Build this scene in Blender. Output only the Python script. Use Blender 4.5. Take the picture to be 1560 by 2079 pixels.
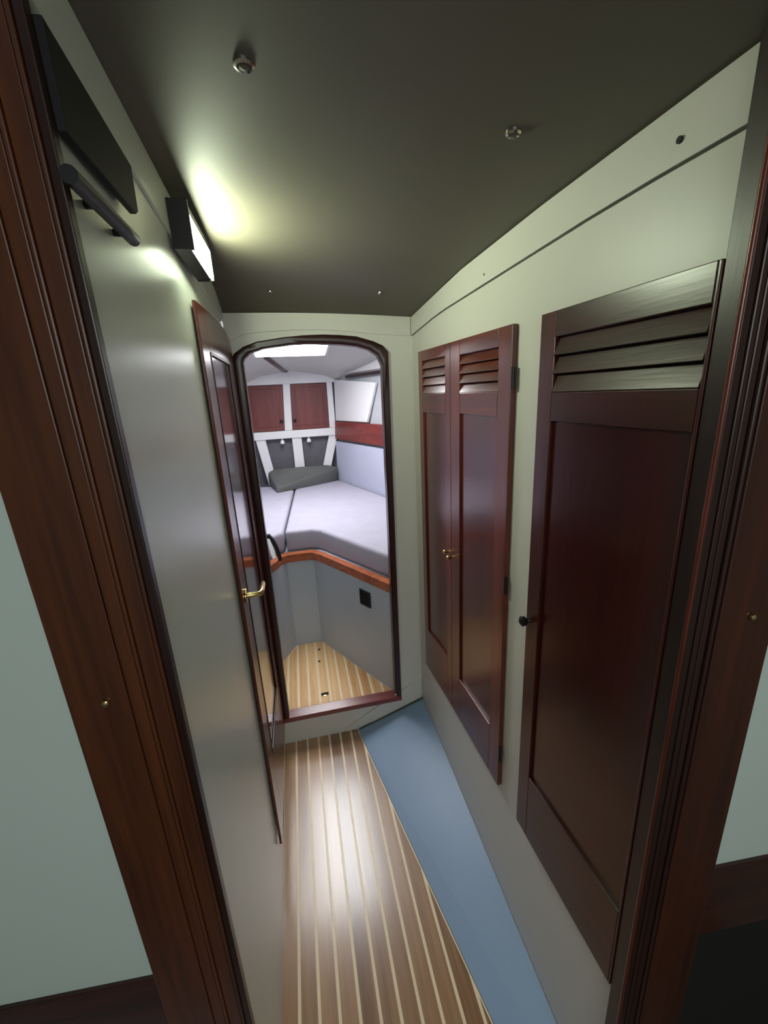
import bpy, bmesh, math, random
from mathutils import Vector, Matrix
random.seed(7)
SC = bpy.context.scene
for o in list(bpy.data.objects): bpy.data.objects.remove(o, do_unlink=True)
COL = SC.collection
EYE = 1.5          # eye height above the cabin sole; the numbers below are measured from the eye

# ------------------------------------------------------------------ camera
cam_d = bpy.data.cameras.new('camera'); cam = bpy.data.objects.new('camera', cam_d); COL.objects.link(cam)
R_ = Vector((0.9762, -0.2111, -0.0502)); U_ = Vector((0.1053, 0.2588, 0.9602)); W_ = Vector((0.1899, 0.9425, -0.2749))
R_.normalize(); W_ = (W_ - R_*W_.dot(R_)).normalized(); U_ = R_.cross(W_)
M = Matrix((R_, U_, -W_)).transposed().to_4x4(); M.translation = Vector((0, 0, EYE))
cam.matrix_world = M
cam_d.sensor_fit = 'HORIZONTAL'; cam_d.sensor_width = 36.0; cam_d.lens = 832.06/1560*36
cam_d.clip_start = 0.02; cam_d.clip_end = 60
SC.camera = cam

# ------------------------------------------------------------------ world and lights
wd = bpy.data.worlds.new('world'); SC.world = wd; wd.use_nodes = True
bg = wd.node_tree.nodes['Background']; bg.inputs[0].default_value = (0.62, 0.75, 0.85, 1); bg.inputs[1].default_value = 0.25
LAMP_STRENGTH = 78.0      # emission of the strip lamp's diffuser
HATCH_STRENGTH = 14.0     # daylight coming through the frosted deck hatch
def area(name, loc, target, sx, sy, power, color):
    d = bpy.data.lights.new(name, 'AREA'); d.shape = 'RECTANGLE'; d.size = sx; d.size_y = sy
    d.energy = power; d.color = color
    o = bpy.data.objects.new(name, d); COL.objects.link(o); o.location = loc
    o.rotation_euler = (Vector(target)-Vector(loc)).to_track_quat('-Z', 'Y').to_euler()
    return o
area('aft_daylight_fill', (0.1, -1.15, 1.88), (0.10, .75, 0.2), 0.8, 0.9, 17, (0.93, 1.0, 0.96))  # area light added as fill for daylight from aft; no companionway is built
SC.view_settings.view_transform = 'Standard'; SC.view_settings.look = 'None'
SC.view_settings.gamma = 1; SC.view_settings.use_curve_mapping = False
SC.view_settings.exposure = 0.1

# ------------------------------------------------------------------ materials
def srgb(r, g, b):
    f = lambda c: (c/12.92 if c <= .04045 else ((c+.055)/1.055)**2.4)
    return (f(r/255), f(g/255), f(b/255), 1)
def base_mat(name):
    m = bpy.data.materials.new(name); m.use_nodes = True
    return m, m.node_tree.nodes, m.node_tree.links, m.node_tree.nodes['Principled BSDF']
def plain(name, col, rough=.5, metal=0.0, noise=0.03, nscale=9, bump=0.0, bscale=200, coat=0.0, spec=.5):
    m, N, L, P = base_mat(name)
    P.inputs['Roughness'].default_value = rough; P.inputs['Metallic'].default_value = metal
    P.inputs['Coat Weight'].default_value = coat; P.inputs['Specular IOR Level'].default_value = spec
    tc = N.new('ShaderNodeTexCoord'); nz = N.new('ShaderNodeTexNoise'); nz.inputs['Scale'].default_value = nscale
    nz.inputs['Detail'].default_value = 4
    L.new(tc.outputs['Object'], nz.inputs['Vector'])
    mx = N.new('ShaderNodeMix'); mx.data_type = 'RGBA'
    c = Vector(col[:3])
    mx.inputs[6].default_value = (*(c*(1-noise*2)), 1); mx.inputs[7].default_value = (*(c*(1+noise*2)), 1)
    L.new(nz.outputs['Fac'], mx.inputs[0]); L.new(mx.outputs[2], P.inputs['Base Color'])
    if bump:
        n2 = N.new('ShaderNodeTexNoise'); n2.inputs['Scale'].default_value = bscale; n2.inputs['Detail'].default_value = 2
        L.new(tc.outputs['Object'], n2.inputs['Vector'])
        b = N.new('ShaderNodeBump'); b.inputs['Strength'].default_value = bump; b.inputs['Distance'].default_value = .002
        L.new(n2.outputs['Fac'], b.inputs['Height']); L.new(b.outputs[0], P.inputs['Normal'])
    return m
def wood(name, c1, c2, axis=2, rough=.28, coat=.3, s=26, stretch=.05, rand=0.0):
    m, N, L, P = base_mat(name)
    P.inputs['Roughness'].default_value = rough; P.inputs['Coat Weight'].default_value = coat
    P.inputs['Coat Roughness'].default_value = rough*.7
    tc = N.new('ShaderNodeTexCoord'); mp = N.new('ShaderNodeMapping')
    sc = [1, 1, 1]; sc[axis] = stretch; mp.inputs['Scale'].default_value = sc
    L.new(tc.outputs['Object'], mp.inputs['Vector'])
    n1 = N.new('ShaderNodeTexNoise'); n1.inputs['Scale'].default_value = s; n1.inputs['Detail'].default_value = 6; n1.inputs['Distortion'].default_value = .6
    n2 = N.new('ShaderNodeTexNoise'); n2.inputs['Scale'].default_value = s*9; n2.inputs['Detail'].default_value = 3
    L.new(mp.outputs[0], n1.inputs['Vector']); L.new(mp.outputs[0], n2.inputs['Vector'])
    ad = N.new('ShaderNodeMath'); ad.operation = 'MULTIPLY_ADD'; ad.inputs[1].default_value = .45; ad.inputs[2].default_value = 0
    L.new(n2.outputs['Fac'], ad.inputs[0])
    a2 = N.new('ShaderNodeMath'); a2.operation = 'MULTIPLY_ADD'; a2.inputs[1].default_value = .75
    L.new(n1.outputs['Fac'], a2.inputs[0]); L.new(ad.outputs[0], a2.inputs[2])
    last = a2
    if rand:
        oi = N.new('ShaderNodeObjectInfo'); rm = N.new('ShaderNodeMath'); rm.operation = 'MULTIPLY_ADD'; rm.inputs[1].default_value = rand
        rs = N.new('ShaderNodeMath'); rs.operation = 'SUBTRACT'; rs.inputs[1].default_value = .5
        L.new(oi.outputs['Random'], rs.inputs[0]); L.new(rs.outputs[0], rm.inputs[0]); L.new(a2.outputs[0], rm.inputs[2]); last = rm
    rp = N.new('ShaderNodeValToRGB'); rp.color_ramp.elements[0].position = .35; rp.color_ramp.elements[1].position = .82
    rp.color_ramp.elements[0].color = c1; rp.color_ramp.elements[1].color = c2
    L.new(last.outputs[0], rp.inputs[0]); L.new(rp.outputs[0], P.inputs['Base Color'])
    b = N.new('ShaderNodeBump'); b.inputs['Strength'].default_value = .06; b.inputs['Distance'].default_value = .002
    L.new(n2.outputs['Fac'], b.inputs['Height']); L.new(b.outputs[0], P.inputs['Normal'])
    return m
def emit(name, col, strength):
    m, N, L, P = base_mat(name)
    P.inputs['Base Color'].default_value = col; P.inputs['Emission Color'].default_value = col
    P.inputs['Emission Strength'].default_value = strength; P.inputs['Roughness'].default_value = .6
    return m

WALL = plain('painted_panel', srgb(218, 214, 206), .38, noise=.02, nscale=4, bump=.05, bscale=60)
WALLL = plain('painted_panel_left', srgb(224, 229, 218), .31, noise=.02, nscale=4, bump=.03, bscale=25)
PANEL = plain('white_laminate', srgb(205, 218, 210), .45, noise=.015, nscale=3)
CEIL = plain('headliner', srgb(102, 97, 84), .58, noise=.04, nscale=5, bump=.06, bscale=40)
BLUE = plain('blue_deck_paint', srgb(138, 162, 192), .4, noise=.04, nscale=5, bump=.1, bscale=150)
MAH = wood('mahogany', srgb(56, 19, 11), srgb(122, 48, 26), 2, .3, .35)
MAHH = wood('mahogany_cross_grain', srgb(56, 19, 11), srgb(118, 46, 26), 1, .3, .35)
MAHX = wood('mahogany_cross_grain_x_shaded', srgb(32, 11, 8), srgb(70, 28, 18), 0, .3, .35)  # near rail boards: gloom at the bottom put into a darker wood colour
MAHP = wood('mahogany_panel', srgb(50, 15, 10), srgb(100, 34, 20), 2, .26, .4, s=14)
MAHV = wood('mahogany_panel_shaded', srgb(32, 7, 5), srgb(68, 19, 12), 2, .24, .35, s=12)  # near door: same mahogany, colour darkened to carry the dimness towards the camera
MAHW = wood('mahogany_cross_grain_shaded', srgb(34, 12, 8), srgb(72, 27, 17), 1, .3, .3)  # rails and slats of that door, shade in the colour too
MAHT = wood('mahogany_stile_shaded', srgb(38, 13, 8), srgb(84, 32, 19), 2, .3, .35)  # stiles of that door, likewise darkened for shade
MAHD = wood('dark_and_shaded_mahogany', srgb(24, 10, 8), srgb(52, 22, 14), 2, .38, .25)  # own colour of the battens; on the jambs it paints their shadow
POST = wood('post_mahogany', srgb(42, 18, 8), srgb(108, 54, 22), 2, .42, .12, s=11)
POSTR = wood('post_mahogany_shaded', srgb(34, 12, 7), srgb(80, 34, 17), 2, .42, .12, s=11)  # darker copy of the post wood, shade on the right post painted in
DOORP = wood('gloss_mahogany_panel', srgb(54, 20, 14), srgb(112, 48, 34), 2, .13, .8, s=14)
FRAME = wood('frame_mahogany', srgb(30, 10, 9), srgb(62, 24, 20), 2, .36, .2)
RAILM = wood('rail_mahogany', srgb(142, 66, 36), srgb(204, 114, 68), 0, .2, .8)
REDW = wood('red_mahogany', srgb(92, 28, 26), srgb(134, 50, 44), 1, .4, .2)
CABD = wood('locker_mahogany', srgb(84, 34, 34), srgb(126, 60, 56), 2, .5, .1)
TEAK = wood('teak_plank', srgb(128, 92, 66), srgb(184, 144, 108), 1, .27, .8, s=30, stretch=.03, rand=.35)
TEAKC = wood('teak_plank_cabin', srgb(196, 142, 88), srgb(238, 196, 142), 1, .4, .2, s=30, stretch=.03, rand=.35)
HOLLY = plain('holly_inlay', srgb(244, 222, 186), .3, noise=.04, nscale=30)
CABW = plain('cabin_white_paint', srgb(232, 230, 232), .4, noise=.01)
CABG = plain('grey_hull_liner', srgb(178, 180, 186), .8, noise=.05, nscale=10, bump=.3, bscale=180)
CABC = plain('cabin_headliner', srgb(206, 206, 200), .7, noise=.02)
RECG = plain('dark_grey_liner', srgb(108, 106, 112), .9, noise=.1, nscale=40, bump=.4, bscale=220)
BUNK = plain('grey_bunk_front', srgb(188, 196, 208), .42, noise=.03, nscale=4)
CUSH = plain('lilac_grey_fabric', srgb(178, 174, 190), .85, noise=.05, nscale=12, bump=.35, bscale=160)
CUSHG = plain('pale_backrest_fabric', srgb(182, 184, 204), .8, noise=.03, nscale=6, bump=.2, bscale=160)
PILL = plain('charcoal_fabric', srgb(92, 94, 92), .75, noise=.05, nscale=12, bump=.3, bscale=200)
BLACK = plain('black_plastic', srgb(18, 18, 20), .45, noise=.02)
VOID = plain('dark_paint_and_shade', srgb(20, 18, 17), .7, noise=.05)  # real dark parts, and the painted shade behind the louvres
BRASS = plain('brass', srgb(214, 190, 132), .22, 1.0, noise=.02)
CHROME = plain('steel', srgb(200, 198, 190), .25, 1.0, noise=.02)
SEAL = plain('dark_seam', srgb(78, 82, 72), .8)
DIFF = emit('lamp_diffuser', (0.87, 1.0, 0.72, 1), LAMP_STRENGTH)
SKYP = emit('daylit_hatch_pane', (0.98, 0.99, 1.0, 1), HATCH_STRENGTH)

# ------------------------------------------------------------------ builders
def top(name, label=None, cat=None, loc=(0, 0, 0), kind=None, group=None):
    o = bpy.data.objects.new(name, None); COL.objects.link(o); o.empty_display_size = .05
    o.location = (loc[0], loc[1], loc[2]+EYE); tag(o, label, cat, kind, group); return o
def tag(o, label=None, cat=None, kind=None, group=None):
    if label: o['label'] = label
    if cat: o['category'] = cat
    if kind: o['kind'] = kind
    if group: o['group'] = group
    return o
def worldloc(o):
    v = Vector((0, 0, 0))
    while o is not None: v += o.location; o = o.parent
    return v
class MB:
    """collects polygons given in eye-based coordinates"""
    def __init__(s): s.v = []; s.f = []
    def add(s, vs, fs):
        n = len(s.v); s.v += [tuple(p) for p in vs]; s.f += [tuple(i+n for i in f) for f in fs]; return s
    def hexa(s, p):      # p: 8 points, 0-3 one end loop, 4-7 the other
        return s.add(p, [(3, 2, 1, 0), (4, 5, 6, 7), (0, 1, 5, 4), (1, 2, 6, 5), (2, 3, 7, 6), (3, 0, 4, 7)])
    def box(s, x0, x1, y0, y1, z0, z1):
        return s.hexa([(x0, y0, z0), (x1, y0, z0), (x1, y1, z0), (x0, y1, z0), (x0, y0, z1), (x1, y0, z1), (x1, y1, z1), (x0, y1, z1)])
    def prism(s, a, b):   # two matching loops
        n = len(a)
        return s.add(list(a)+list(b), [tuple(range(n-1, -1, -1)), tuple(range(n, 2*n))]+[(i, (i+1) % n, n+(i+1) % n, n+i) for i in range(n)])
    def loft(s, rings, closed=False, cap=True):
        n = len(rings[0]); vs = [p for r in rings for p in r]; fs = []
        m = len(rings)
        for j in range(m if closed else m-1):
            k = (j+1) % m
            for i in range(n): fs.append((j*n+i, j*n+(i+1) % n, k*n+(i+1) % n, k*n+i))
        if cap and not closed: fs += [tuple(range(n-1, -1, -1)), tuple((m-1)*n+i for i in range(n))]
        return s.add(vs, fs)
    def tube(s, pts, r, n=12):
        rings = []
        P = [Vector(p) for p in pts]
        for i, p in enumerate(P):
            t = ((P[min(i+1, len(P)-1)]-P[max(i-1, 0)])).normalized()
            a = t.orthogonal().normalized() if i == 0 else (a - t*a.dot(t)).normalized()
            b = t.cross(a)
            rr = r[i] if isinstance(r, (list, tuple)) else r
            rings.append([tuple(p+a*(rr*math.cos(q*2*math.pi/n))+b*(rr*math.sin(q*2*math.pi/n))) for q in range(n)])
        return s.loft(rings)
    def build(s, name, mat, parent=None, bevel=0.0, seg=2, smooth=False, loc=None):
        org = worldloc(parent) if parent is not None else Vector(loc if loc else (0, 0, -EYE)) + Vector((0, 0, EYE))
        me = bpy.data.meshes.new(name); bm = bmesh.new()
        vs = [bm.verts.new((p[0]-org.x, p[1]-org.y, p[2]+EYE-org.z)) for p in s.v]
        for f in s.f:
            try: bm.faces.new([vs[i] for i in f])
            except ValueError: pass
        bm.normal_update(); bmesh.ops.recalc_face_normals(bm, faces=bm.faces)
        if bevel: bmesh.ops.bevel(bm, geom=list(bm.edges), offset=bevel, segments=seg, profile=.5, affect='EDGES', clamp_overlap=True)
        bm.to_mesh(me); bm.free(); me.materials.append(mat)
        if smooth:
            for p in me.polygons: p.use_smooth = True
            me.set_sharp_from_angle(angle=math.radians(40))
        o = bpy.data.objects.new(name, me); COL.objects.link(o)
        if parent is not None: o.parent = parent
        else: o.location = org
        return o
def lerp(a, b, t): return a+(b-a)*t
def interp(tab, x):
    if x <= tab[0][0]: return tab[0][1]
    for (a, va), (b, vb) in zip(tab, tab[1:]):
        if x <= b: return lerp(va, vb, (x-a)/(b-a))
    return tab[-1][1]
def sweep(path, prof, closed=False):
    """prof: list of (outward, z) offsets; path: horizontal polyline with mitred corners"""
    P = [Vector(p) for p in path]; n = len(P); rings = []
    for i, p in enumerate(P):
        d0 = (P[i]-P[i-1]) if i > 0 else (P[1]-P[0]); d1 = (P[i+1]-P[i]) if i < n-1 else (P[-1]-P[-2])
        d0 = Vector((d0.x, d0.y)).normalized(); d1 = Vector((d1.x, d1.y)).normalized()
        n0 = Vector((d0.y, -d0.x)); n1 = Vector((d1.y, -d1.x)); m = (n0+n1).normalized(); k = 1/max(.3, m.dot(n0))
        rings.append([(p.x+m.x*o*k, p.y+m.y*o*k, p.z+z) for o, z in prof])
    return rings

# ------------------------------------------------------------------ setting: passage shell
FLOOR = -1.5; YB = 1.577; WR = .458
def wl(y): return -.186-.0158*(y-.5)          # the left wall is very slightly skewed
CL = [(.25, .425), (.6, .405), (1.0, .386), (1.42, .352), (1.577, .289)]     # headliner height along the left wall
CR = [(.25, .293), (.39, .295), (.74, .300), (1.1, .297), (1.577, .268)]     # and along the right wall
def ceil_z(x, y):
    t = (x-wl(y))/(WR-wl(y)); l = interp(CL, y); r = interp(CR, y)
    return lerp(l, r, t)+.006*math.sin(max(0, min(1, t))*math.pi)
# headliner
m = MB(); nx, ny = 12, 26; X = [-.215+i*(.70/nx) for i in range(nx+1)]; Yv = [.30+j*((YB-.30)/ny) for j in range(ny+1)]
lo = [(x, y, ceil_z(x, y)) for y in Yv for x in X]; hi = [(x, y, ceil_z(x, y)+.03) for y in Yv for x in X]; n = len(lo); w_ = nx+1
fs = []
for j in range(ny):
    for i in range(nx):
        a = j*w_+i; fs.append((a, a+1, a+w_+1, a+w_)); fs.append((n+a, n+a+w_, n+a+w_+1, n+a+1))
for i in range(nx): fs += [(i, n+i, n+i+1, i+1), (ny*w_+i, ny*w_+i+1, n+ny*w_+i+1, n+ny*w_+i)]
for j in range(ny): a = j*w_; fs += [(a, a+w_, n+a+w_, n+a), (a+nx, n+a+nx, n+a+w_+nx, a+w_+nx)]
m.add(lo+hi, fs)
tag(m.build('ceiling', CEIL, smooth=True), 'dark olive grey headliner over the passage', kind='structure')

# left wall
ys = [.5, YB]
def wslab(xf, y0, y1, z0, z1, th):
    return MB().hexa([(xf(y0), y0, z0), (xf(y0)+th, y0, z0), (xf(y0)+th, y0, z1), (xf(y0), y0, z1), (xf(y1), y1, z0), (xf(y1)+th, y1, z0), (xf(y1)+th, y1, z1), (xf(y1), y1, z1)])
tag(wslab(wl, .495, YB, FLOOR-.02, .44, -.03).build('wall_left', WALLL), 'glossy off-white left wall of the passage', kind='structure')
m = MB()
N_ = 10
for k in range(N_):
    a = lerp(.495, YB-.002, k/N_); b = lerp(.495, YB-.002, (k+1)/N_)
    za = [interp([(.5, .338), (1.0, .302), (1.577, .262)], q) for q in (a, b)]; zc = [ceil_z(wl(q), q)-.001 for q in (a, b)]
    m.hexa([(wl(a)+.0005, a, za[0]), (wl(a)+.006, a, za[0]), (wl(a)+.006, a, zc[0]), (wl(a)+.0005, a, zc[0]), (wl(b)+.0005, b, za[1]), (wl(b)+.006, b, za[1]), (wl(b)+.006, b, zc[1]), (wl(b)+.0005, b, zc[1])])
tag(m.build('trim_1', WALLL), 'off-white fascia strip at the top of the left wall', kind='structure')
# right wall and its fascia
tag(MB().box(WR, WR+.03, .366, YB, FLOOR-.02, .33).build('wall_right', WALL), 'off-white right wall of the passage', kind='structure')
m = MB()
for k in range(N_):
    a = lerp(.388, YB-.004, k/N_); b = lerp(.388, YB-.004, (k+1)/N_)
    z0 = [interp([(.39, .232), (.56, .236), (1.28, .227), (1.577, .205)], q) for q in (a, b)]; zc = [ceil_z(WR, q)-.002 for q in (a, b)]
    m.hexa([(WR-.005, a, z0[0]), (WR-.0005, a, z0[0]), (WR-.0005, a, zc[0]), (WR-.005, a, zc[0]), (WR-.005, b, z0[1]), (WR-.0005, b, z0[1]), (WR-.0005, b, zc[1]), (WR-.005, b, zc[1])])
f2 = tag(m.build('trim_2', WALL), 'off-white fascia board above the louvred doors', kind='structure')
# dark seam below that fascia
m = MB()
for k in range(N_):
    a = lerp(.388, YB-.004, k/N_); b = lerp(.388, YB-.004, (k+1)/N_)
    z0 = [interp([(.39, .232), (.56, .236), (1.28, .227), (1.577, .205)], q) for q in (a, b)]
    m.hexa([(WR-.0015, a, z0[0]-.0022), (WR-.0002, a, z0[0]-.0022), (WR-.0002, a, z0[0]-.0002), (WR-.0015, a, z0[0]-.0002), (WR-.0015, b, z0[1]-.0022), (WR-.0002, b, z0[1]-.0022), (WR-.0002, b, z0[1]-.0002), (WR-.0015, b, z0[1]-.0002)])
m.build('seam', SEAL, f2)
# small screw cap and hole in the fascia
MB().tube([(WR-.0075, .468, .256), (WR-.0045, .468, .256)], .0036, 16).build('screw_cap', VOID, f2)
MB().tube([(WR-.0065, .962, .249), (WR-.0045, .962, .249)], .0026, 12).build('screw_cap', CHROME, f2)

# bulkhead with the arched doorway
OUT = [(-.194, -1.372), (-.190, .138), (-.178, .160), (-.145, .181), (-.099, .196), (-.008, .208), (.06, .213), (.129, .214), (.190, .211), (.248, .205), (.310, .187), (.343, .172), (.362, .150), (.3605, 0), (.352, -1.372)]
INN = [(-.160, -1.335), (-.1515, .130), (-.147, .143), (-.127, .160), (-.080, .1745), (.016, .185), (.070, .1865), (.126, .184), (.190, .180), (.246, .173), (.290, .160), (.322, .140), (.337, .105), (.335, 0), (.3255, -1.335)]
def bulk_bottom(x): return lerp(FLOOR-.02, -1.40, max(0, min(1, (x-.146)/(WR-.146))))
def holed(outer, inner, y0, y1):
    """plate between two closed outlines in the x-z plane"""
    bm = bmesh.new(); eds = []
    for loop in (outer, inner):
        vs = [bm.verts.new((p[0], y0, p[1])) for p in loop]
        for i in range(len(vs)): eds.append(bm.edges.new((vs[i], vs[(i+1) % len(vs)])))
    bmesh.ops.triangle_fill(bm, use_beauty=True, use_dissolve=False, edges=eds)
    r = bmesh.ops.extrude_face_region(bm, geom=list(bm.faces))
    for v in r['geom']:
        if isinstance(v, bmesh.types.BMVert): v.co.y = y1
    bm.verts.index_update(); mb = MB(); mb.v = [tuple(v.co) for v in bm.verts]; mb.f = [tuple(v.index for v in f.verts) for f in bm.faces]
    bm.free(); return mb
outer = [(-.20, -1.53), (.20, -1.53), (.4582, -1.53), (.4582, .34), (-.20, .34)]
hole = [(x*1.0, z) for x, z in [(p[0]+(.006 if p[0] < .1 else -.006), p[1]-(.006 if p[1] > 0 else -.006)) for p in OUT]]
bk = tag(holed(outer, hole, YB, YB+.028).build('wall_front', WALL), 'off-white bulkhead with an arched doorway', kind='structure')
# arched seam and corner trim on the bulkhead
m = MB(); arc = [(-.186, .200), (-.139, .222), (-.06, .229), (.03, .232), (.13, .231), (.24, .222), (.314, .213), (.434, .205), (.451, .205)]
def up(x): return ceil_z(x, YB)-.003
for (xa, za), (xb, zb) in zip(arc, arc[1:]):
    m.hexa([(xa, YB-.004, za), (xa, YB-.0005, za), (xa, YB-.0005, up(xa)), (xa, YB-.004, up(xa)), (xb, YB-.004, zb), (xb, YB-.0005, zb), (xb, YB-.0005, up(xb)), (xb, YB-.004, up(xb))])
tag(m.build('trim_3', WALL), 'off-white fascia above the arched doorway', kind='structure')
m = MB().prism([(.146, YB-.008, -1.498), (.451, YB-.008, -1.388), (.451, YB-.008, -1.285), (.405, YB-.008, -1.285), (.092, YB-.008, -1.470), (.092, YB-.008, -1.498)],
               [(.146, YB-.0005, -1.498), (.451, YB-.0005, -1.388), (.451, YB-.0005, -1.285), (.405, YB-.0005, -1.285), (.092, YB-.0005, -1.470), (.092, YB-.0005, -1.498)])
m = MB()
for (a, b) in [((.085, -1.483, -1.4985), (.236, -1.394, -1.466)), ((.236, -1.394, -1.466), (.352, -1.335, -1.425)), ((.352, -1.335, -1.425), (.451, -1.270, -1.388))]:
    m.hexa([(a[0], YB-.007, a[2]), (a[0], YB-.0005, a[2]), (a[0], YB-.0005, a[1]), (a[0], YB-.007, a[1]), (b[0], YB-.007, b[2]), (b[0], YB-.0005, b[2]), (b[0], YB-.0005, b[1]), (b[0], YB-.007, b[1])])
tag(m.build('baseboard_front', WALL), 'off-white sloping batten at the foot of the bulkhead', kind='structure')

# door frame (arched)
fr = top('arched_door_frame', 'dark mahogany arched frame around the doorway to the forward cabin', 'door frame', (.09, YB, -1.372))
m = MB(); yo, yi = YB-.016, YB+.026
rings = []
for (ox, oz), (ix, iz) in zip(OUT, INN):
    mx_, mz_ = lerp(ox, ix, .5), lerp(oz, iz, .5)
    rings.append([(ox, yo+.004, oz), (lerp(ox, ix, .18), yo, lerp(oz, iz, .18)), (lerp(ox, ix, .82), yo, lerp(oz, iz, .82)), (ix, yo+.004, iz), (ix, yi, iz), (ox, yi, oz)])
m.loft(rings).build('frame', FRAME, fr, smooth=True)
m = MB().hexa([(-.194, yo-.004, -1.374), (.3525, yo-.004, -1.374), (.3525, yo-.004, -1.352), (-.194, yo-.004, -1.352), (-.194, yi+.003, -1.374), (.3525, yi+.003, -1.374), (.3525, yi+.003, -1.346), (-.194, yi+.003, -1.346)])
s = m.build('sill', wood('sill_mahogany', srgb(96, 34, 32), srgb(142, 66, 62), 0, .3, .4), fr, bevel=.003); s['label'] = 'reddish mahogany door sill'

# sole of the passage: inlaid planks on a pale base
fl = top('floor', 'teak and holly striped cabin sole of the passage', loc=(0, .9, FLOOR), kind='structure')
def edge_x(y): return .146+(1.534-y)*.182
def clip(poly, a, b):      # keep the part of poly left of line a->b (xy)
    out = []
    for i in range(len(poly)):
        p, q = poly[i], poly[(i+1) % len(poly)]
        sp = (b[0]-a[0])*(p[1]-a[1])-(b[1]-a[1])*(p[0]-a[0]); sq = (b[0]-a[0])*(q[1]-a[1])-(b[1]-a[1])*(q[0]-a[0])
        if sp >= 0: out.append(p)
        if (sp > 0) != (sq > 0) and sp != sq:
            t = sp/(sp-sq); out.append((lerp(p[0], q[0], t), lerp(p[1], q[1], t)))
    return out
Y0, Y1 = .30, YB-.001
A = (edge_x(Y0), Y0); B = (edge_x(Y1), Y1)
def poly3(p, z0, z1): return MB().prism([(x, y, z0) for x, y in p], [(x, y, z1) for x, y in p])
base = clip([(wl(Y0)+.001, Y0), (.6, Y0), (.6, Y1), (wl(Y1)+.001, Y1)], A, B)
poly3(base, FLOOR-.02, FLOOR-.0012).build('inlay_base', HOLLY, fl)
lines = [-.146+.05*k for k in range(-1, 13)]
for k in range(len(lines)-1):
    a, b = max(lines[k]+.0042, wl(Y0)+.002 if k == 0 else -9), lines[k+1]-.0042
    if k == 0: a = wl(1.2)+.001
    p = clip([(a, Y0), (b, Y0), (b, Y1-.001), (a, Y1-.001)], (A[0]-.004, A[1]), (B[0]-.004, B[1]))
    if len(p) >= 3 and max(q[1] for q in p)-Y0 > .02: poly3(p, FLOOR-.001, FLOOR).build('plank', TEAK, fl)
# blue painted slope
m = MB().hexa([(edge_x(.30)+.001, .30, FLOOR-.03), (WR-.001, .30, FLOOR-.03), (WR-.001, .30, -1.468), (edge_x(.30)+.001, .30, FLOOR+.001),
               (edge_x(Y1)+.001, Y1, FLOOR-.03), (WR-.001, Y1, FLOOR-.03), (WR-.001, Y1, -1.395), (edge_x(Y1)+.001, Y1, FLOOR+.001)])
tag(m.build('floor', BLUE), 'blue painted sloping strip between the planks and the right wall', kind='structure')
m = MB()
for z, w in ((0, 0),):
    m.hexa([(.146, YB-.012, -1.4995), (.146, YB-.0075, -1.4995), (.146, YB-.0075, -1.494), (.146, YB-.012, -1.494), (.455, YB-.012, -1.397), (.455, YB-.0075, -1.397), (.455, YB-.0075, -1.386), (.455, YB-.012, -1.386)])
tag(m.build('trim_4', SEAL), 'dark seam along the foot of the bulkhead', kind='structure')

# ------------------------------------------------------------------ headliner buttons
def button(x, y, label, r):
    z = ceil_z(x, y); t = top('headliner_button', label, 'button', (x, y, z), group='round buttons in the passage headliner')
    n_ = 24
    m = MB().loft([[(x+q*math.cos(a), y+q*math.sin(a), z+dz) for a in [2*math.pi*k/n_ for k in range(n_)]] for q, dz in ((r*1.0, .001), (r*.98, -.0025), (r*.72, -.0045), (r*.6, -.002))], cap=False)
    m.build('ring', CHROME, t, smooth=True)
    m = MB().loft([[(x+q*math.cos(a), y+q*math.sin(a), z+dz) for a in [2*math.pi*k/n_ for k in range(n_)]] for q, dz in ((r*.58, .002), (r*.56, -.003), (r*.3, -.0052), (r*.02, -.0058))])
    m.build('cap', CEIL, t, smooth=True)
button(-.014, .622, 'steel-ringed headliner button nearest the strip lamp side of the ceiling', .0125)
button(.322, .603, 'round headliner button above the tall louvred door', .0105)
button(-.031, 1.455, 'tiny pale button at the dark far left end of the headliner', .008)
button(.300, 1.370, 'tiny pale button at the dark far right end of the headliner', .008)

# ------------------------------------------------------------------ strip lamp
lp = top('strip_lamp', 'lit black strip lamp with a glowing diffuser on the left wall', 'lamp', (-.19, 1.02, .278))
m = MB().hexa([(-.1865, .935, .283), (-.157, .935, .283), (-.157, .935, .360), (-.1865, .935, .366), (-.188, 1.135, .279), (-.157, 1.135, .279), (-.157, 1.135, .352), (-.188, 1.135, .352)])
m.box(-.1568, -.150, .935, 1.1355, .340, .352); m.build('housing', BLACK, lp, bevel=.001)
MB().box(-.1568, -.150, .935, 1.1355, .2835, .3395).build('diffuser', DIFF, lp, bevel=.002)['label'] = 'glowing greenish white diffuser'
MB().box(-.186, -.150, .929, .9345, .280, .362).build('end_cap', BLACK, lp)
MB().box(-.186, -.150, 1.1355, 1.141, .277, .354).build('end_cap', BLACK, lp)

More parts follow.
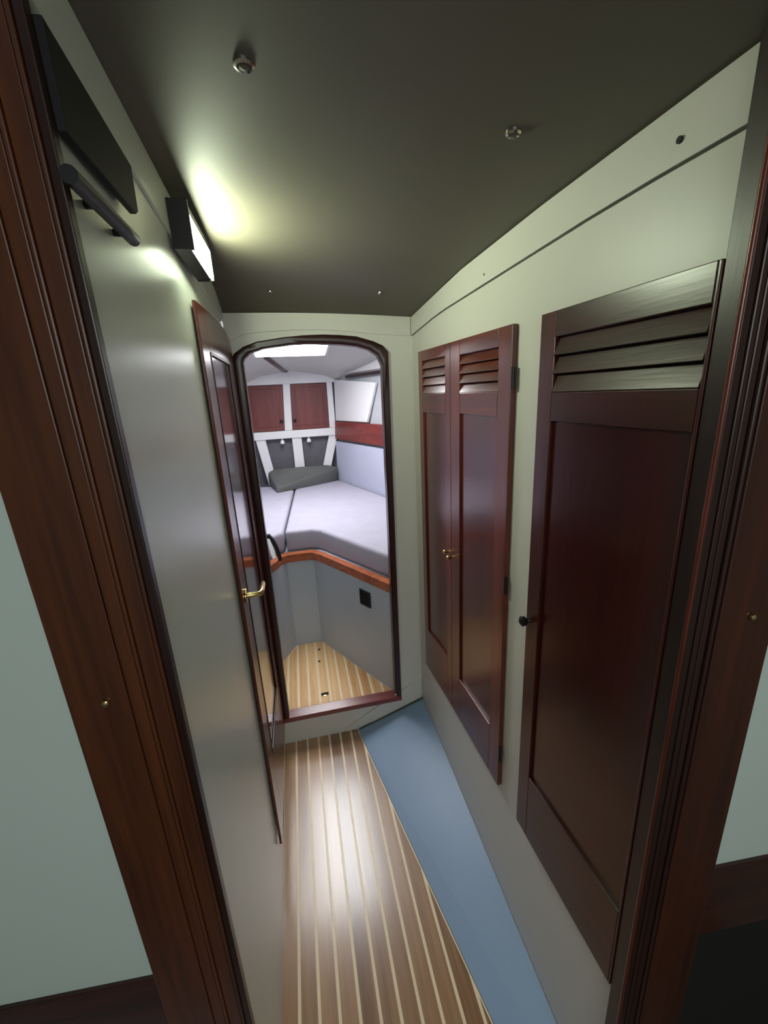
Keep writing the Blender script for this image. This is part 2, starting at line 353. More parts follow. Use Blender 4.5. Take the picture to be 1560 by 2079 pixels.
# ------------------------------------------------------------------ dark board and black rail high on the left wall
bd = top('dark_wall_board', 'dark wooden board high on the left wall beside the near post', 'board', (-.186, .6, .238))
m = MB().prism([(wl(.47)+.004, y, z) for y, z in ((.499, .243), (.675, .243), (.686, .250), (.692, .304), (.499, .325))],
               [(wl(.47)+.012, y, z) for y, z in ((.499, .243), (.675, .243), (.686, .250), (.692, .304), (.499, .325))])
m.build('board', VOID, bd, bevel=.001)
MB().box(wl(.6)+.0005, wl(.6)+.0055, .52, .66, .255, .30).build('mounting_block', BLACK, bd)
rl = top('grab_rail', 'black grab rail below the dark board on the left wall', 'rail', (-.17, .6, .205))
MB().tube([(-.1722, .478, .2015), (-.1722, .60, .2015), (-.1722, .636, .2015), (-.1722, .640, .2015)], [.0078, .0078, .0078, .0055], 16).build('bar', BLACK, rl, smooth=True)
for y in (.54, .615): MB().tube([(wl(y)+.0005, y, .2015), (-.176, y, .2015)], .004, 10).build('bracket', BLACK, rl, smooth=True)

# ------------------------------------------------------------------ open cabin door against the left wall
dr = top('cabin_door', 'varnished mahogany cabin door standing open against the left wall', 'door', (-.188, 1.30, -1.36))
Hy, Hx, Ny, Nx = 1.558, -.1825, 1.037, -.1825
def dx(y): return lerp(Nx, Hx, (y-Ny)/(Hy-Ny))
TOPC = [(1.037, .217), (1.10, .2195), (1.20, .222), (1.30, .2245), (1.38, .224), (1.46, .219), (1.51, .207), (1.54, .188), (1.558, .163)]
def topz(y): return interp(TOPC, y)
def dslab(name, y0, y1, z0, zt, x_in, x_out, mat, bev=.0015):
    """door piece; zt None = follow the curved top"""
    yy = [y0]+[q for q, _ in TOPC if y0 < q < y1]+[y1]
    lpz = [(y0, z0), (y1, z0)]+([(q, topz(q)) for q in reversed(yy)] if zt is None else [(y1, zt), (y0, zt)])
    m = MB().prism([(dx(q)+x_in, q, z) for q, z in lpz], [(dx(q)+x_out, q, z) for q, z in lpz])
    return m.build(name, mat, dr, bevel=bev)
dslab('stile', 1.037, 1.125, -1.372, None, -.0075, 0, MAH)
dslab('stile', 1.455, 1.558, -1.372, None, -.0075, 0, MAH)
dslab('top_rail', 1.1255, 1.4545, .121, None, -.0075, 0, MAHH)
dslab('bottom_rail', 1.1255, 1.4545, -1.372, -1.10, -.0075, 0, MAHH)
dslab('panel', 1.1257, 1.4543, -1.0995, .1205, -.0070, -.0035, DOORP, .0008)
# bead around the panel
for a in ((1.1257, 1.1317, -1.0995, .1205), (1.4483, 1.4543, -1.0995, .1205)):
    MB().box(-.1855, -.1805, a[0], a[1], a[2], a[3]).build('bead', FRAME, dr, bevel=.0015)
for a in ((.1145, .1205), (-1.0995, -1.0935)):
    MB().box(-.1855, -.1805, 1.132, 1.448, a[0], a[1]).build('bead', FRAME, dr, bevel=.0015)
hd = MB().tube([(-.1824, 1.083, -.512), (-.178, 1.083, -.512)], .021, 24).build('handle', BRASS, dr, bevel=.001, smooth=True); hd['label'] = 'brass lever handle'
MB().tube([(-.178, 1.083, -.512), (-.150, 1.083, -.512), (-.143, 1.088, -.512), (-.140, 1.10, -.512), (-.140, 1.15, -.514), (-.142, 1.172, -.518)], [.0075, .007, .0075, .0075, .007, .005], 12).build('lever', BRASS, hd, smooth=True)

# ------------------------------------------------------------------ louvred doors on the right wall
XF = .445
ZT = [(.35, .116), (.72, .121), (1.47, .137)]; ZB = [(.385, -1.037), (.712, -1.056), (.813, -1.062), (1.157, -1.088), (1.465, -1.128)]
def zt(y): return interp(ZT, y)
def zb(y): return interp(ZB, y)
def rp(par, name, y0, y1, za, zb_, xa, xb, mat, bev=.0012):
    """piece on the right wall; za / zb_ are functions of y"""
    fa = za if callable(za) else (lambda y: za); fb = zb_ if callable(zb_) else (lambda y: zb_)
    m = MB().hexa([(xa, y0, fa(y0)), (xb, y0, fa(y0)), (xb, y0, fb(y0)), (xa, y0, fb(y0)), (xa, y1, fa(y1)), (xb, y1, fa(y1)), (xb, y1, fb(y1)), (xa, y1, fb(y1))])
    return m.build(name, mat, par, bevel=bev)
def louvred(label, y0, y1, o0, o1, lt, lb, nsl, mrb, pb, knob_y, knob_z, group=None, hinge=None, mats=(MAH, MAHH, MAHP), knob_mat=BLACK):
    """y0<y1 outer ends, o0<o1 opening; lt = top of louvres below door top, lb = bottom of louvres"""
    d = top('louvred_door', label, 'door', (XF, (y0+y1)/2, zb((y0+y1)/2)), group=group)
    st, ra, pn = mats; e = .0004; g = .013
    rp(d, 'stile', y0, o0, zb, zt, XF, XF+g-.0008, st); rp(d, 'stile', o1, y1, zb, zt, XF, XF+g-.0008, st)
    rp(d, 'top_rail', o0+e, o1-e, lambda y: zt(y)-lt, zt, XF, XF+g-.001, ra)
    rp(d, 'middle_rail', o0+e, o1-e, mrb, lb, XF, XF+g-.001, ra)
    rp(d, 'bottom_rail', o0+e, o1-e, zb, lambda y: pb+zb(y), XF, XF+g-.001, ra)
    rp(d, 'panel', o0+e, o1-e, lambda y: pb+zb(y)+.0003, mrb-.0003, XF+.0065, XF+g-.001, pn, .0004)
    rp(d, 'louvre_shade_sheet', o0+e, o1-e, lb+.0003, lambda y: zt(y)-lt-.0003, XF+.0115, XF+g-.001, VOID, 0)  # dark sheet standing in for the shade behind the slats
    for k in range(nsl):
        def fz(y, t): return lerp(lb, zt(y)-lt, (k+t)/nsl)
        m = MB(); pts = []
        for y in (o0+.001, o1-.001):
            a, b = fz(y, .03), fz(y, .93)
            pts.append([(XF-.001, y, a), (XF+.0015, y, a-.0005), (XF+.011, y, b), (XF+.0085, y, b+.001)])
        m.hexa(pts[0]+pts[1]).build('slat', ra, d, bevel=.0006)
    ks = 1 if knob_mat is BLACK else .62
    kb = MB().tube([(XF-.0002, knob_y, knob_z), (XF-.006, knob_y, knob_z), (XF-.011, knob_y, knob_z), (XF-.018, knob_y, knob_z), (XF-.022, knob_y, knob_z)], [q*ks for q in (.006, .0048, .010, .011, .006)], 16)
    kb.build('knob', knob_mat, d, smooth=True)
    if hinge:
        for hz in hinge:
            h = MB().tube([(XF+.002, y0-.004, hz-.022), (XF+.002, y0-.004, hz+.022)], .004, 10); h.build('hinge', BLACK, d, smooth=True)
    return d
louvred('narrow mahogany louvred door nearest the arched doorway, left leaf of the pair', 1.1575, 1.465, 1.200, 1.422, .033, -.004, 4, -.066, .185, 1.172, -.497, knob_mat=BRASS)
louvred('narrow mahogany louvred door with a hinge, right leaf of the pair', .813, 1.1555, .870, 1.089, .038, -.006, 4, -.060, .160, 1.141, -.505, hinge=(.02, -.45, -.95), knob_mat=BRASS)
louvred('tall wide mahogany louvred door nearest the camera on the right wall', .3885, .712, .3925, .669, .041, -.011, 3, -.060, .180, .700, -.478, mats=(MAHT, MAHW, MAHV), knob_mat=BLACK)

# ------------------------------------------------------------------ near posts, rails and panels of the aft partition
def fl_y(x): return .470-.078*x       # face of the left half
def fr_y(x): return .390-.078*x       # face of the right half
def vplate(par, name, x0, x1, z0, z1, fy, mat, th=.02, bev=.0015, off=0):
    m = MB().hexa([(x0, fy(x0)+off, z0), (x1, fy(x1)+off, z0), (x1, fy(x1)+off+th, z0), (x0, fy(x0)+off+th, z0), (x0, fy(x0)+off, z1), (x1, fy(x1)+off, z1), (x1, fy(x1)+off+th, z1), (x0, fy(x0)+off+th, z1)])
    return m.build(name, mat, par, bevel=bev) if not isinstance(par, tuple) else m.build(name, mat, None, bevel=bev)
TOPZ = .43
pl = top('door_post', 'broad varnished mahogany post at the left side of the opening', 'post', (-.24, .49, FLOOR))
vplate(pl, 'face_board', -.309, -.239, FLOOR, TOPZ, fl_y, POST)
vplate(pl, 'flute', -.2385, -.222, FLOOR, TOPZ, fl_y, POST, off=.0012, th=.018)
vplate(pl, 'bead', -.2215, -.2165, FLOOR, TOPZ, fl_y, POST, off=.0002, bev=.002)
vplate(pl, 'flute', -.216, -.1965, FLOOR, TOPZ, fl_y, POST, off=.0018, th=.018)
vplate(pl, 'bead', -.196, -.191, FLOOR, TOPZ, fl_y, POST, off=.0004, bev=.002)
vplate(pl, 'jamb', -.1905, -.181, FLOOR, TOPZ, fl_y, MAHD, off=.002, th=.014)  # jamb's shadow painted as darker wood
s = MB().tube([(-.265, fl_y(-.265)-.0006, -.349), (-.265, fl_y(-.265)-.0035, -.349), (-.265, fl_y(-.265)-.005, -.349)], [.0045, .004, .0015], 14).build('stud', BRASS, pl, smooth=True)
s['label'] = 'small brass stud'
pr = top('door_post', 'shade-toned varnished mahogany post at the right side of the opening', 'post', (.5, .355, FLOOR))
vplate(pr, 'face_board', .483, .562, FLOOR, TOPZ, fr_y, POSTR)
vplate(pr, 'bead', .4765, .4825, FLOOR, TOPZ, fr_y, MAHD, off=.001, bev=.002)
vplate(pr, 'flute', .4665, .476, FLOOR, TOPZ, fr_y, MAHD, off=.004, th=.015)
vplate(pr, 'jamb', .4585, .466, FLOOR, TOPZ, fr_y, MAHD, off=.004, th=.006)  # darker wood here and above paints the shadow gap beside the post
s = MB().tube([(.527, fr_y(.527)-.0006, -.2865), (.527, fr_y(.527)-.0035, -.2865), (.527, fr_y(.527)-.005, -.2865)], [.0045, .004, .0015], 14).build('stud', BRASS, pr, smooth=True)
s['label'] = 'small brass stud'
# pillar that closes the right wall
pp = top('corner_pillar', 'dark mahogany pillar between the tall louvred door and the right post', 'pillar', (.45, .372, FLOOR))
MB().box(.447, .4575, .3595, .3875, FLOOR, TOPZ-.13).build('face', MAHD, pp, bevel=.001)
MB().tube([(.4465, .3625, FLOOR), (.4465, .3625, TOPZ-.135)], .0028, 10).build('bead', MAH, pp, smooth=True)
MB().prism([(.447, .350, .300), (.447, .350, .268), (.425, .350, .310), (.418, .350, .345), (.447, .350, .345)], [(.447, .366, .300), (.447, .366, .268), (.425, .366, .310), (.418, .366, .345), (.447, .366, .345)]).build('corner_bracket', MAHD, pp)
# white panels and rails
a = tag(vplate(('t',), 'wall_back_left', -1.0, -.3095, -.868, TOPZ, fl_y, PANEL, off=.008, th=.012, bev=0), 'pale panel left of the near left post', kind='structure')
b = tag(vplate(('t',), 'wall_back_right', .5625, 1.0, -.735, TOPZ, fr_y, PANEL, off=.008, th=.012, bev=0), 'pale panel right of the near right post', kind='structure')
t = tag(vplate(('t',), 'rail_board', -1.0, -.3095, FLOOR, -.8685, fl_y, MAHX, off=.002), 'mahogany board under the pale panel at lower left', 'board')
t = tag(vplate(('t',), 'rail_board', .5625, 1.0, -.885, -.7355, fr_y, MAHX, off=.002), 'shade-toned mahogany rail under the pale panel at lower right', 'board')
t = tag(vplate(('t',), 'locker', .5625, 1.0, FLOOR, -.8855, fr_y, VOID, off=.004), 'plain black front in the lower right corner', 'locker')  # plain black plate under the rail

# saloon behind the camera (unseen, but it holds the daylight)
SAL = plain('saloon_paint', srgb(150, 150, 140), .6)
tag(MB().box(-1.03, -1.0, -1.6, .60, FLOOR-.03, .47).build('wall_saloon_left', SAL), 'saloon side wall', kind='structure')
tag(MB().box(1.0, 1.03, -1.6, .45, FLOOR-.03, .47).build('wall_saloon_right', SAL), 'saloon side wall', kind='structure')
tag(MB().box(-1.03, 1.03, -1.6, .30, FLOOR-.03, FLOOR-.001).build('floor_saloon', plain('saloon_sole', srgb(96, 70, 48), .5)), 'saloon sole behind the passage', kind='structure')
tag(MB().box(-1.03, 1.03, -1.6, .295, .44, .47).build('ceiling_saloon', SAL), 'saloon headliner', kind='structure')

# ------------------------------------------------------------------ forward cabin
def hx(y, off=0.0): return 1.513-.333*y+off      # hull side (right) at cushion level
CY0, CY1 = YB+.03, 3.62
LT = [(-.78, .0), (-.34, .010), (-.20, .018), (.155, .030)]
def hull_panel(side, z0, z1, y0, y1, mat, name, th=.02, base=0.0, par=None, z1b=None):
    def pt(y, z, o): x = hx(y)+interp(LT, z)+o; return (side*x-(.03 if side < 0 else 0), y, z)
    if z1b is None: z1b = z1
    m = MB().hexa([pt(y0, z0, base), pt(y0, z0, base+th), pt(y0, z1b, base+th), pt(y0, z1b, base), pt(y1, z0, base), pt(y1, z0, base+th), pt(y1, z1, base+th), pt(y1, z1, base)])
    return m.build(name, mat, par)
for sd, nm in ((1, 'right'), (-1, 'left')):
    tag(hull_panel(sd, FLOOR+.1, .155, CY0, CY1, CABG, 'wall_cabin_'+nm, z1b=.43, base=.012), 'grey lined hull side of the forward cabin', kind='structure')
rr = hull_panel(1, -.70, -.36, CY0+.02, 3.53, CUSHG, 'backrest_panel', th=.03, base=-.024)
tag(rr, 'pale lilac backrest panel along the right side of the berth', 'backrest')
rr = hull_panel(-1, -.70, -.36, CY0+.02, 3.53, CUSHG, 'backrest_panel', th=.03, base=-.024)
tag(rr, 'pale backrest panel along the left side of the berth', 'backrest')
for sd, t_ in ((1, 'red mahogany shelf rail along the right hull side'),):
    tag(hull_panel(sd, -.337, -.196, CY0+.02, 3.52, REDW, 'shelf_rail', th=.03, base=-.030), t_, 'rail')
# white board above the right rail
def hp(y, z, o): return (hx(y)+interp(LT, z)+o, y, z)
m = MB().prism([hp(3.545, -.189, -.012), hp(3.02, -.189, -.012), hp(2.885, .083, -.012), hp(3.545, .140, -.012)], [hp(3.545, -.189, .006), hp(3.02, -.189, .006), hp(2.885, .083, .006), hp(3.545, .140, .006)])
tag(m.build('hull_board', CABW, bevel=.003), 'white sloping board above the right shelf rail', 'board')
# batten under the deckhead
for sd in (1,):
    m = MB(); f = lambda y, z, o: (sd*(hx(y)+.03+o)-(.03 if sd < 0 else 0), y, z)
    m.hexa([f(CY0+.25, .136, -.03), f(CY0+.25, .136, .0), f(CY0+.25, .157, -.012), f(CY0+.25, .157, -.03), f(3.30, .136, -.03), f(3.30, .136, .0), f(3.30, .157, .0), f(3.30, .157, -.03)])
    tag(m.build('hull_batten', MAHD), 'dark batten below the deckhead on the %s hull side' % ('right' if sd > 0 else 'left'), 'batten')
# upper white strip between batten and deckhead
for sd, nm in ((1, 'trim_5'), (-1, 'trim_6')):
    f = lambda y, z, o: (sd*(hx(y)+.03+o)-(.03 if sd < 0 else 0), y, z)
    def ze(y): return .155+(3.45-y)*.123
    m = MB().hexa([f(CY0+.02, .17, -.004), f(CY0+.02, .17, .008), f(CY0+.02, ze(CY0)+.03, .008), f(CY0+.02, ze(CY0)+.03, -.004), f(3.54, .17, -.004), f(3.54, .17, .008), f(3.54, .20, .008), f(3.54, .20, -.004)])
    tag(m.build(nm, CABW), 'white strip under the cabin deckhead', kind='structure')
# cabin deckhead with a hatch opening
HX0, HX1, HY0, HY1 = -.21, .25, 1.95, 2.895
def cz(x, y):
    zc = .22+(3.55-y)*.09; z_e = .155+(3.45-y)*.123; xe = hx(y)+.03
    return lerp(zc, z_e, min(1.2, (x/xe)**2))
xs = [-1.10, -.8, -.55, -.38, HX0, 0, HX1, .38, .55, .8, 1.10]; yv = [CY0+.001, 1.8, HY0, 2.3, 2.6, HY1, 3.1, 3.3, CY1]
m = MB()
for j in range(len(yv)-1):
    for i in range(len(xs)-1):
        x0, x1, y0, y1 = xs[i], xs[i+1], yv[j], yv[j+1]
        if x0 >= HX0 and x1 <= HX1 and y0 >= HY0 and y1 <= HY1: continue
        q = [(x0, y0), (x1, y0), (x1, y1), (x0, y1)]
        m.hexa([(x, y, cz(x, y)) for x, y in q]+[(x, y, cz(x, y)+.03) for x, y in q])
tag(m.build('ceiling_cabin', CABC), 'grey deckhead of the forward cabin', kind='structure')
wn = top('window_1', 'bright frosted deck hatch in the cabin deckhead', loc=(.02, 2.6, .30), kind='structure')
def q4(x0, x1, y0, y1, dz0, dz1):
    q = [(x0, y0), (x1, y0), (x1, y1), (x0, y1)]
    return MB().hexa([(x, y, cz(x, y)+dz0) for x, y in q]+[(x, y, cz(x, y)+dz1) for x, y in q])
q4(HX0+.012, HX1-.012, HY0+.012, HY1-.012, .012, .018).build('pane', SKYP, wn)
for a in ((HX0, HX0+.012, HY0, HY1), (HX1-.012, HX1, HY0, HY1), (HX0+.012, HX1-.012, HY0, HY0+.012), (HX0+.012, HX1-.012, HY1-.012, HY1)):
    q4(*a, -.004, .028).build('frame', CABW, wn)
# diagonal dark batten on the deckhead
def rod(p0, p1, w, h):
    a = Vector(p0); b = Vector(p1); d = (b-a); d.z = 0; d.normalize(); nrm = Vector((d.y, -d.x, 0))*w/2
    L = []
    for p in (a, b): L += [tuple(p-nrm), tuple(p+nrm), tuple(p+nrm-Vector((0, 0, h))), tuple(p-nrm-Vector((0, 0, h)))]
    return MB().hexa(L)
tag(rod((-.135, 2.92, cz(-.135, 2.92)-.001), (-.03, 3.54, cz(-.03, 3.54)-.001), .036, .010).build('deckhead_batten', MAHD), 'short dark batten running from the hatch to the forward lockers', 'batten')

# forward locker unit (plane y = 3.55)
LY = 3.55
lk = top('forward_locker', 'white locker unit with two red mahogany doors at the head of the berth', 'cabinet', (0, LY, -.31))
zt0 = [(-.46, .175), (-.34, .194), (0, .221), (.264, .192), (.394, .156)]
m = MB()
xsb = [-.46, -.34, -.17, 0, .13, .264, .394]
for x0, x1 in zip(xsb, xsb[1:]):
    m.hexa([(x0, LY, .122), (x1, LY, .122), (x1, LY+.03, .122), (x0, LY+.03, .122), (x0, LY, interp(zt0, x0)), (x1, LY, interp(zt0, x1)), (x1, LY+.03, interp(zt0, x1)), (x0, LY+.03, interp(zt0, x0))])
m.build('top_band', CABW, lk)
for x0, x1, x2, x3 in ((-.46, -.352, -.46, -.356), (-.062, -.006, -.086, -.026), (.288, .332, .284, .335)):
    MB().hexa([(x0, LY-.004, .1215), (x1, LY-.004, .1215), (x1, LY+.026, .1215), (x0, LY+.026, .1215), (x2, LY-.004, -.2445), (x3, LY-.004, -.2445), (x3, LY+.026, -.2445), (x2, LY+.026, -.2445)]).build('stile', CABW, lk)
m = MB().box(-.46, .338, LY-.02, LY+.03, -.308, -.246); m.build('bottom_shelf', CABW, lk, bevel=.003)
MB().box(-.46, .338, LY+.045, LY+.055, -.24, .12).build('back', RECG, lk)
for x0, x1, b0, b1, kx in ((-.350, -.064, -.354, -.088, -.105), (-.004, .286, -.024, .282, .002)):
    dd = MB().hexa([(b0, LY, -.2435), (b1, LY, -.2435), (b1, LY+.018, -.2435), (b0, LY+.018, -.2435), (x0, LY, .118), (x1, LY, .118), (x1, LY+.018, .118), (x0, LY+.018, .118)]).build('door', CABD, lk, bevel=.002)
    MB().hexa([(b0+.035, LY-.004, -.212), (b1-.035, LY-.004, -.212), (b1-.035, LY-.0005, -.212), (b0+.035, LY-.0005, -.212), (x0+.035, LY-.004, .088), (x1-.035, LY-.004, .088), (x1-.035, LY-.0005, .088), (x0+.035, LY-.0005, .088)]).build('raised_panel', CABD, dd, bevel=.0015)
    MB().tube([(kx, LY-.0045, -.168), (kx, LY-.016, -.168), (kx, LY-.022, -.168)], [.008, .013, .006], 12).build('knob', BLACK, dd, smooth=True)
# posts under the shelf
for (x0, x1, b0, b1) in ((-.330, -.252, -.165-.105, -.165-.035), (-.036, .042, -.036, .046), (.272, .346, .165, .235)):
    MB().hexa([(b0, LY-.004, -.69), (b1, LY-.004, -.69), (b1, LY+.016, -.69), (b0, LY+.016, -.69), (x0, LY-.004, -.3085), (x1, LY-.004, -.3085), (x1, LY+.016, -.3085), (x0, LY+.016, -.3085)]).build('post', CABW, lk, bevel=.002)
MB().hexa([(-.40, LY+.10, -.70), (.40, LY+.10, -.70), (.40, LY+.11, -.70), (-.40, LY+.11, -.70), (-.46, LY+.04, -.31), (.46, LY+.04, -.31), (.46, LY+.05, -.31), (-.46, LY+.05, -.31)]).build('recess_back', RECG, lk)
for x in (-.117, .101):
    t = top('reading_lamp', 'small white reading lamp under the locker shelf, %s of the middle post' % ('left' if x < 0 else 'right'), 'lamp', (x, LY-.01, -.34))
    MB().tube([(x, LY-.006, -.3095), (x, LY-.006, -.322)], .006, 10).build('stem', CABW, t, smooth=True)
    MB().tube([(x, LY-.006, -.322), (x, LY-.006, -.328), (x, LY-.010, -.350), (x, LY-.010, -.352)], [.010, .016, .018, .012], 14).build('shade', CABW, t, smooth=True)

# closing wall of the cabin
tag(MB().box(-.9, .9, CY1+.06, CY1+.09, FLOOR, .36).build('wall_cabin_front', CABG), 'forward end of the cabin', kind='structure')

# bunk front
Zr = -.80
P = [(-.457, 1.622), (-.190, 2.03), (-.124, 2.150), (.022, 2.150), (.333, 1.622)]
bf = top('bunk', 'grey painted bunk front panels under the berth', 'bunk', (-.05, 2.15, -1.372))
def panel_seg(a, b, z0, z1, th=.016):
    A_, B_ = Vector(a), Vector(b); d = (B_-A_).normalized(); nn = Vector((-d.y, d.x))*th
    return MB().hexa([(A_.x, A_.y, z0), (B_.x, B_.y, z0), (B_.x+nn.x, B_.y+nn.y, z0), (A_.x+nn.x, A_.y+nn.y, z0), (A_.x, A_.y, z1), (B_.x, B_.y, z1), (B_.x+nn.x, B_.y+nn.y, z1), (A_.x+nn.x, A_.y+nn.y, z1)])
for a, b in zip(P, P[1:]): panel_seg(a, b, -1.372, Zr-.0485).build('panel', BUNK, bf)
MB().prism([(-1.0, CY0+.01, -.822), (-.54, CY0+.01, -.822), (-.222, 2.06, -.822), (-.135, 2.19, -.822), (.03, 2.19, -.822), (.39, CY0+.01, -.822), (.93, CY0+.01, -.822), (.31, 3.5, -.822), (-.36, 3.5, -.822)],
           [(-1.0, CY0+.01, -.807), (-.54, CY0+.01, -.807), (-.222, 2.06, -.807), (-.135, 2.19, -.807), (.03, 2.19, -.807), (.39, CY0+.01, -.807), (.93, CY0+.01, -.807), (.31, 3.5, -.807), (-.36, 3.5, -.807)]).build('berth_base', BUNK, bf)
# black fitting on the right panel
va = Vector((.024, 2.14)); vb = Vector((.33, 1.624)); dv = (vb-va).normalized(); nv = Vector((dv.y, -dv.x))
vt = top('vent_plate', 'small black rectangular plate on the grey bunk front', 'plate', (.245, 1.768, -.974))
def on_panel(s, o, z):
    c = Vector((.022, 2.150))+(Vector((.334, 1.62))-Vector((.022, 2.150))).normalized()*s; return (c.x-abs(nv.x)*o*1, c.y-abs(nv.y)*o, z)
sc_ = .438
def pbox(s0, s1, z0, z1, o0, o1): return MB().hexa([on_panel(s0, o0, z0), on_panel(s1, o0, z0), on_panel(s1, o1, z0), on_panel(s0, o1, z0), on_panel(s0, o0, z1), on_panel(s1, o0, z1), on_panel(s1, o1, z1), on_panel(s0, o1, z1)])
for a in ((sc_-.038, sc_-.030, -.976, -.896), (sc_+.030, sc_+.038, -.976, -.896), (sc_-.0298, sc_+.0298, -.976, -.968), (sc_-.0298, sc_+.0298, -.904, -.896)):
    pbox(*a, .0005, .006).build('frame', BLACK, vt)
pbox(sc_-.0298, sc_+.0298, -.9678, -.9042, .0005, .0015).build('back', VOID, vt)
for k in range(6):
    z = -.963+k*.0098; pbox(sc_-.0295, sc_+.0295, z, z+.005, .0018, .005).build('slat', BLACK, vt)
# varnished rail on the bunk front
RP = [(-.50, 1.624, Zr), (-.235, 1.985, Zr), (-.190, 2.060, Zr), (-.160, 2.125, Zr), (-.115, 2.150, Zr), (-.04, 2.152, Zr), (.01, 2.150, Zr), (.045, 2.128, Zr), (.080, 2.080, Zr), (.350, 1.624, Zr)]
prof = [(.018, -.048), (.018, -.006), (.012, 0), (-.010, 0), (-.014, -.006), (-.014, -.048)]
m = MB().loft(sweep(RP, prof)); tag(m.build('bunk_rail', RAILM, smooth=True), 'varnished orange mahogany rail curving along the front edge of the berth', 'rail')

# cushions
CF = [(-.50, 1.62), (-.215, 2.02), (-.165, 2.155), (-.122, 2.185), (.03, 2.182), (.075, 2.145), (.375, 1.62)]
def cushion(name, poly, z0, z1, mat, label, puff=.02):
    bm = bmesh.new(); vs = [bm.verts.new((x, y, z0+EYE)) for x, y in poly]; f = bm.faces.new(vs)
    if f.normal.z < 0: f.normal_flip()
    r = bmesh.ops.extrude_face_region(bm, geom=[f]); tops = [v for v in r['geom'] if isinstance(v, bmesh.types.BMVert)]
    for v in tops: v.co.z = z1+EYE
    bmesh.ops.recalc_face_normals(bm, faces=bm.faces)
    bmesh.ops.bevel(bm, geom=[e for e in bm.edges], offset=.022, segments=4, profile=.6, affect='EDGES', clamp_overlap=True)
    cx = sum(p[0] for p in poly)/len(poly); cy = sum(p[1] for p in poly)/len(poly)
    for v in bm.verts: v.co -= Vector((cx, cy, z0+EYE))
    me = bpy.data.meshes.new(name); bm.to_mesh(me); bm.free(); me.materials.append(mat)
    for p in me.polygons: p.use_smooth = True
    me.set_sharp_from_angle(angle=math.radians(50))
    o = bpy.data.objects.new(name, me); COL.objects.link(o); o.location = (cx, cy, z0+EYE)
    return tag(o, label, 'cushion')
SA, SB = (-.121, 2.186), (-.047, 3.48)
g_ = .005
Rpoly = [(SA[0]+g_, 2.184), (.03, 2.184), (.075, 2.147), (.377, 1.622), (.93, 1.622), (.325, 3.49), (SB[0]+g_, 3.49)]
Lpoly = [(SA[0]-g_, 2.184), (SB[0]-g_, 3.49), (-.36, 3.49), (-.955, 1.622), (-.53, 1.622), (-.225, 2.04), (-.168, 2.15)]
cushion('berth_cushion', Rpoly, -.805, -.688, CUSH, 'large lilac grey berth cushion on the right of the seam')
cushion('berth_cushion', Lpoly, -.805, -.688, CUSH, 'lilac grey berth cushion on the left of the seam')

# charcoal pillow
pz0, pz1 = -.686, -.600
ppoly = [(-.190, 3.205), (-.165, 3.20), (.30, 3.46), (.318, 3.50), (.27, 3.54), (-.235, 3.54), (-.262, 3.51)]
cx, cy = .02, 3.42; rings = []
sub = []
for i in range(len(ppoly)):
    a, b = ppoly[i], ppoly[(i+1) % len(ppoly)]
    for k in range(5): sub.append((lerp(a[0], b[0], k/5), lerp(a[1], b[1], k/5)))
for s_, t_ in ((.97, 0), (1.0, .12), (1.0, .72), (.985, .86), (.95, .95), (.80, 1.02), (.5, 1.08), (.12, 1.10)):
    rings.append([(cx+(x-cx)*s_, cy+(y-cy)*s_, pz0+(.048+.082*max(0, min(1, (y-3.2)/.34)))*t_) for x, y in sub])
pw = tag(MB().loft(rings).build('pillow', PILL, smooth=True, loc=(cx, cy, pz0)), 'charcoal grey wedge pillow at the head of the berth', 'pillow')

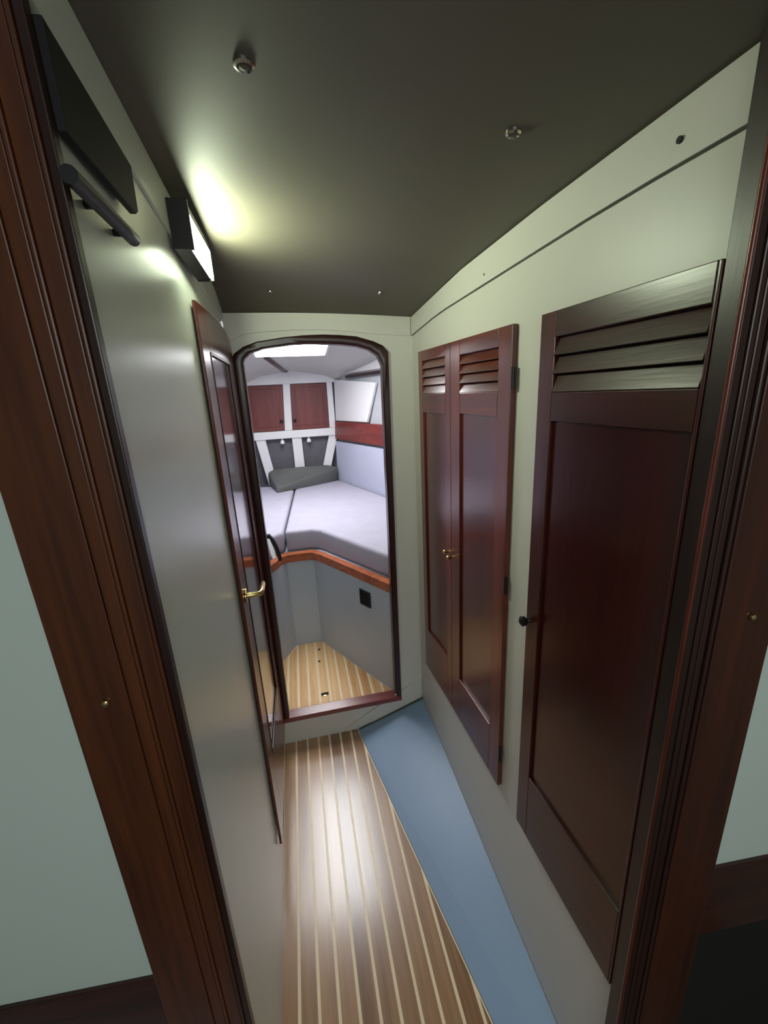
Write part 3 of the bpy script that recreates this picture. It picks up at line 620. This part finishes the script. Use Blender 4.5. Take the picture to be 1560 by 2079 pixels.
# strap and tag at the front left corner of the cushion
sp = top('cushion_strap', 'small dark strap with a white tag at the front left corner of the berth', 'strap', (-.17, 2.06, -.8))
m = MB(); pts = [(-.205, 2.03, -.655), (-.188, 2.03, -.652), (-.172, 2.03, -.675), (-.158, 2.03, -.715), (-.150, 2.03, -.755), (-.147, 2.035, -.79)]
rings = []
for i, p in enumerate(pts):
    q = Vector(pts[min(i+1, 5)])-Vector(pts[max(i-1, 0)]); nn = Vector((-q.z, 0, q.x)).normalized()*.009
    c = Vector(p); rings.append([tuple(c-nn-Vector((0, .012, 0))), tuple(c+nn-Vector((0, .012, 0))), tuple(c+nn+Vector((0, .012, 0))), tuple(c-nn+Vector((0, .012, 0)))])
m.loft(rings).build('strap', BLACK, sp, smooth=True)
MB().prism([(-.197, 2.012, -.664), (-.184, 2.012, -.664), (-.166, 1.975, -.715), (-.160, 1.955, -.745), (-.176, 1.955, -.748), (-.186, 1.975, -.715)], [(-.197, 2.018, -.664), (-.184, 2.018, -.664), (-.166, 1.981, -.715), (-.160, 1.961, -.745), (-.176, 1.961, -.748), (-.186, 1.981, -.715)]).build('tag', CABW, sp)

# cabin sole
cf = top('floor', 'teak and holly striped sole of the forward cabin', loc=(0, 1.9, -1.37), kind='structure')
cp = [(-.46, 1.607), (.338, 1.607), (.022, 2.149), (-.124, 2.149), (-.19, 2.03)]
poly3(cp, -1.39, -1.3712).build('inlay_base', HOLLY, cf)
for k in range(16):
    a = -.47+.05*k+.006; b = a+.038
    p = [(a, 1.608), (b, 1.608), (b, 2.147), (a, 2.147)]
    p = clip(p, (.336, 1.608), (.020, 2.148)); p = clip(p, (-.19, 2.03), (-.480, 1.608)) if len(p) >= 3 else p
    p = clip(p, (-.124, 2.148), (-.19, 2.03)) if len(p) >= 3 else p
    if len(p) >= 3: poly3(p, -1.371, -1.37).build('plank', TEAKC, cf)
for (x, y, r, t_) in ((.004, 1.69, .013, 'steel floor latch next to the door sill'), (-.006, 1.956, .006, 'tiny floor screw midway across the cabin sole'), (.0, 2.066, .006, 'tiny floor screw at the far end of the cabin sole')):
    o = top('floor_latch', t_, 'latch', (x, y, -1.369))
    MB().tube([(x, y, -1.3698), (x, y, -1.367), (x, y, -1.366)], [r, r, r*.7], 16).build('plate', BRASS if r > .01 else VOID, o, smooth=True)
    if r > .01: MB().box(x-.018, x+.018, y-.005, y+.005, -1.3659, -1.362).build('ring_pull', VOID, o, bevel=.001)
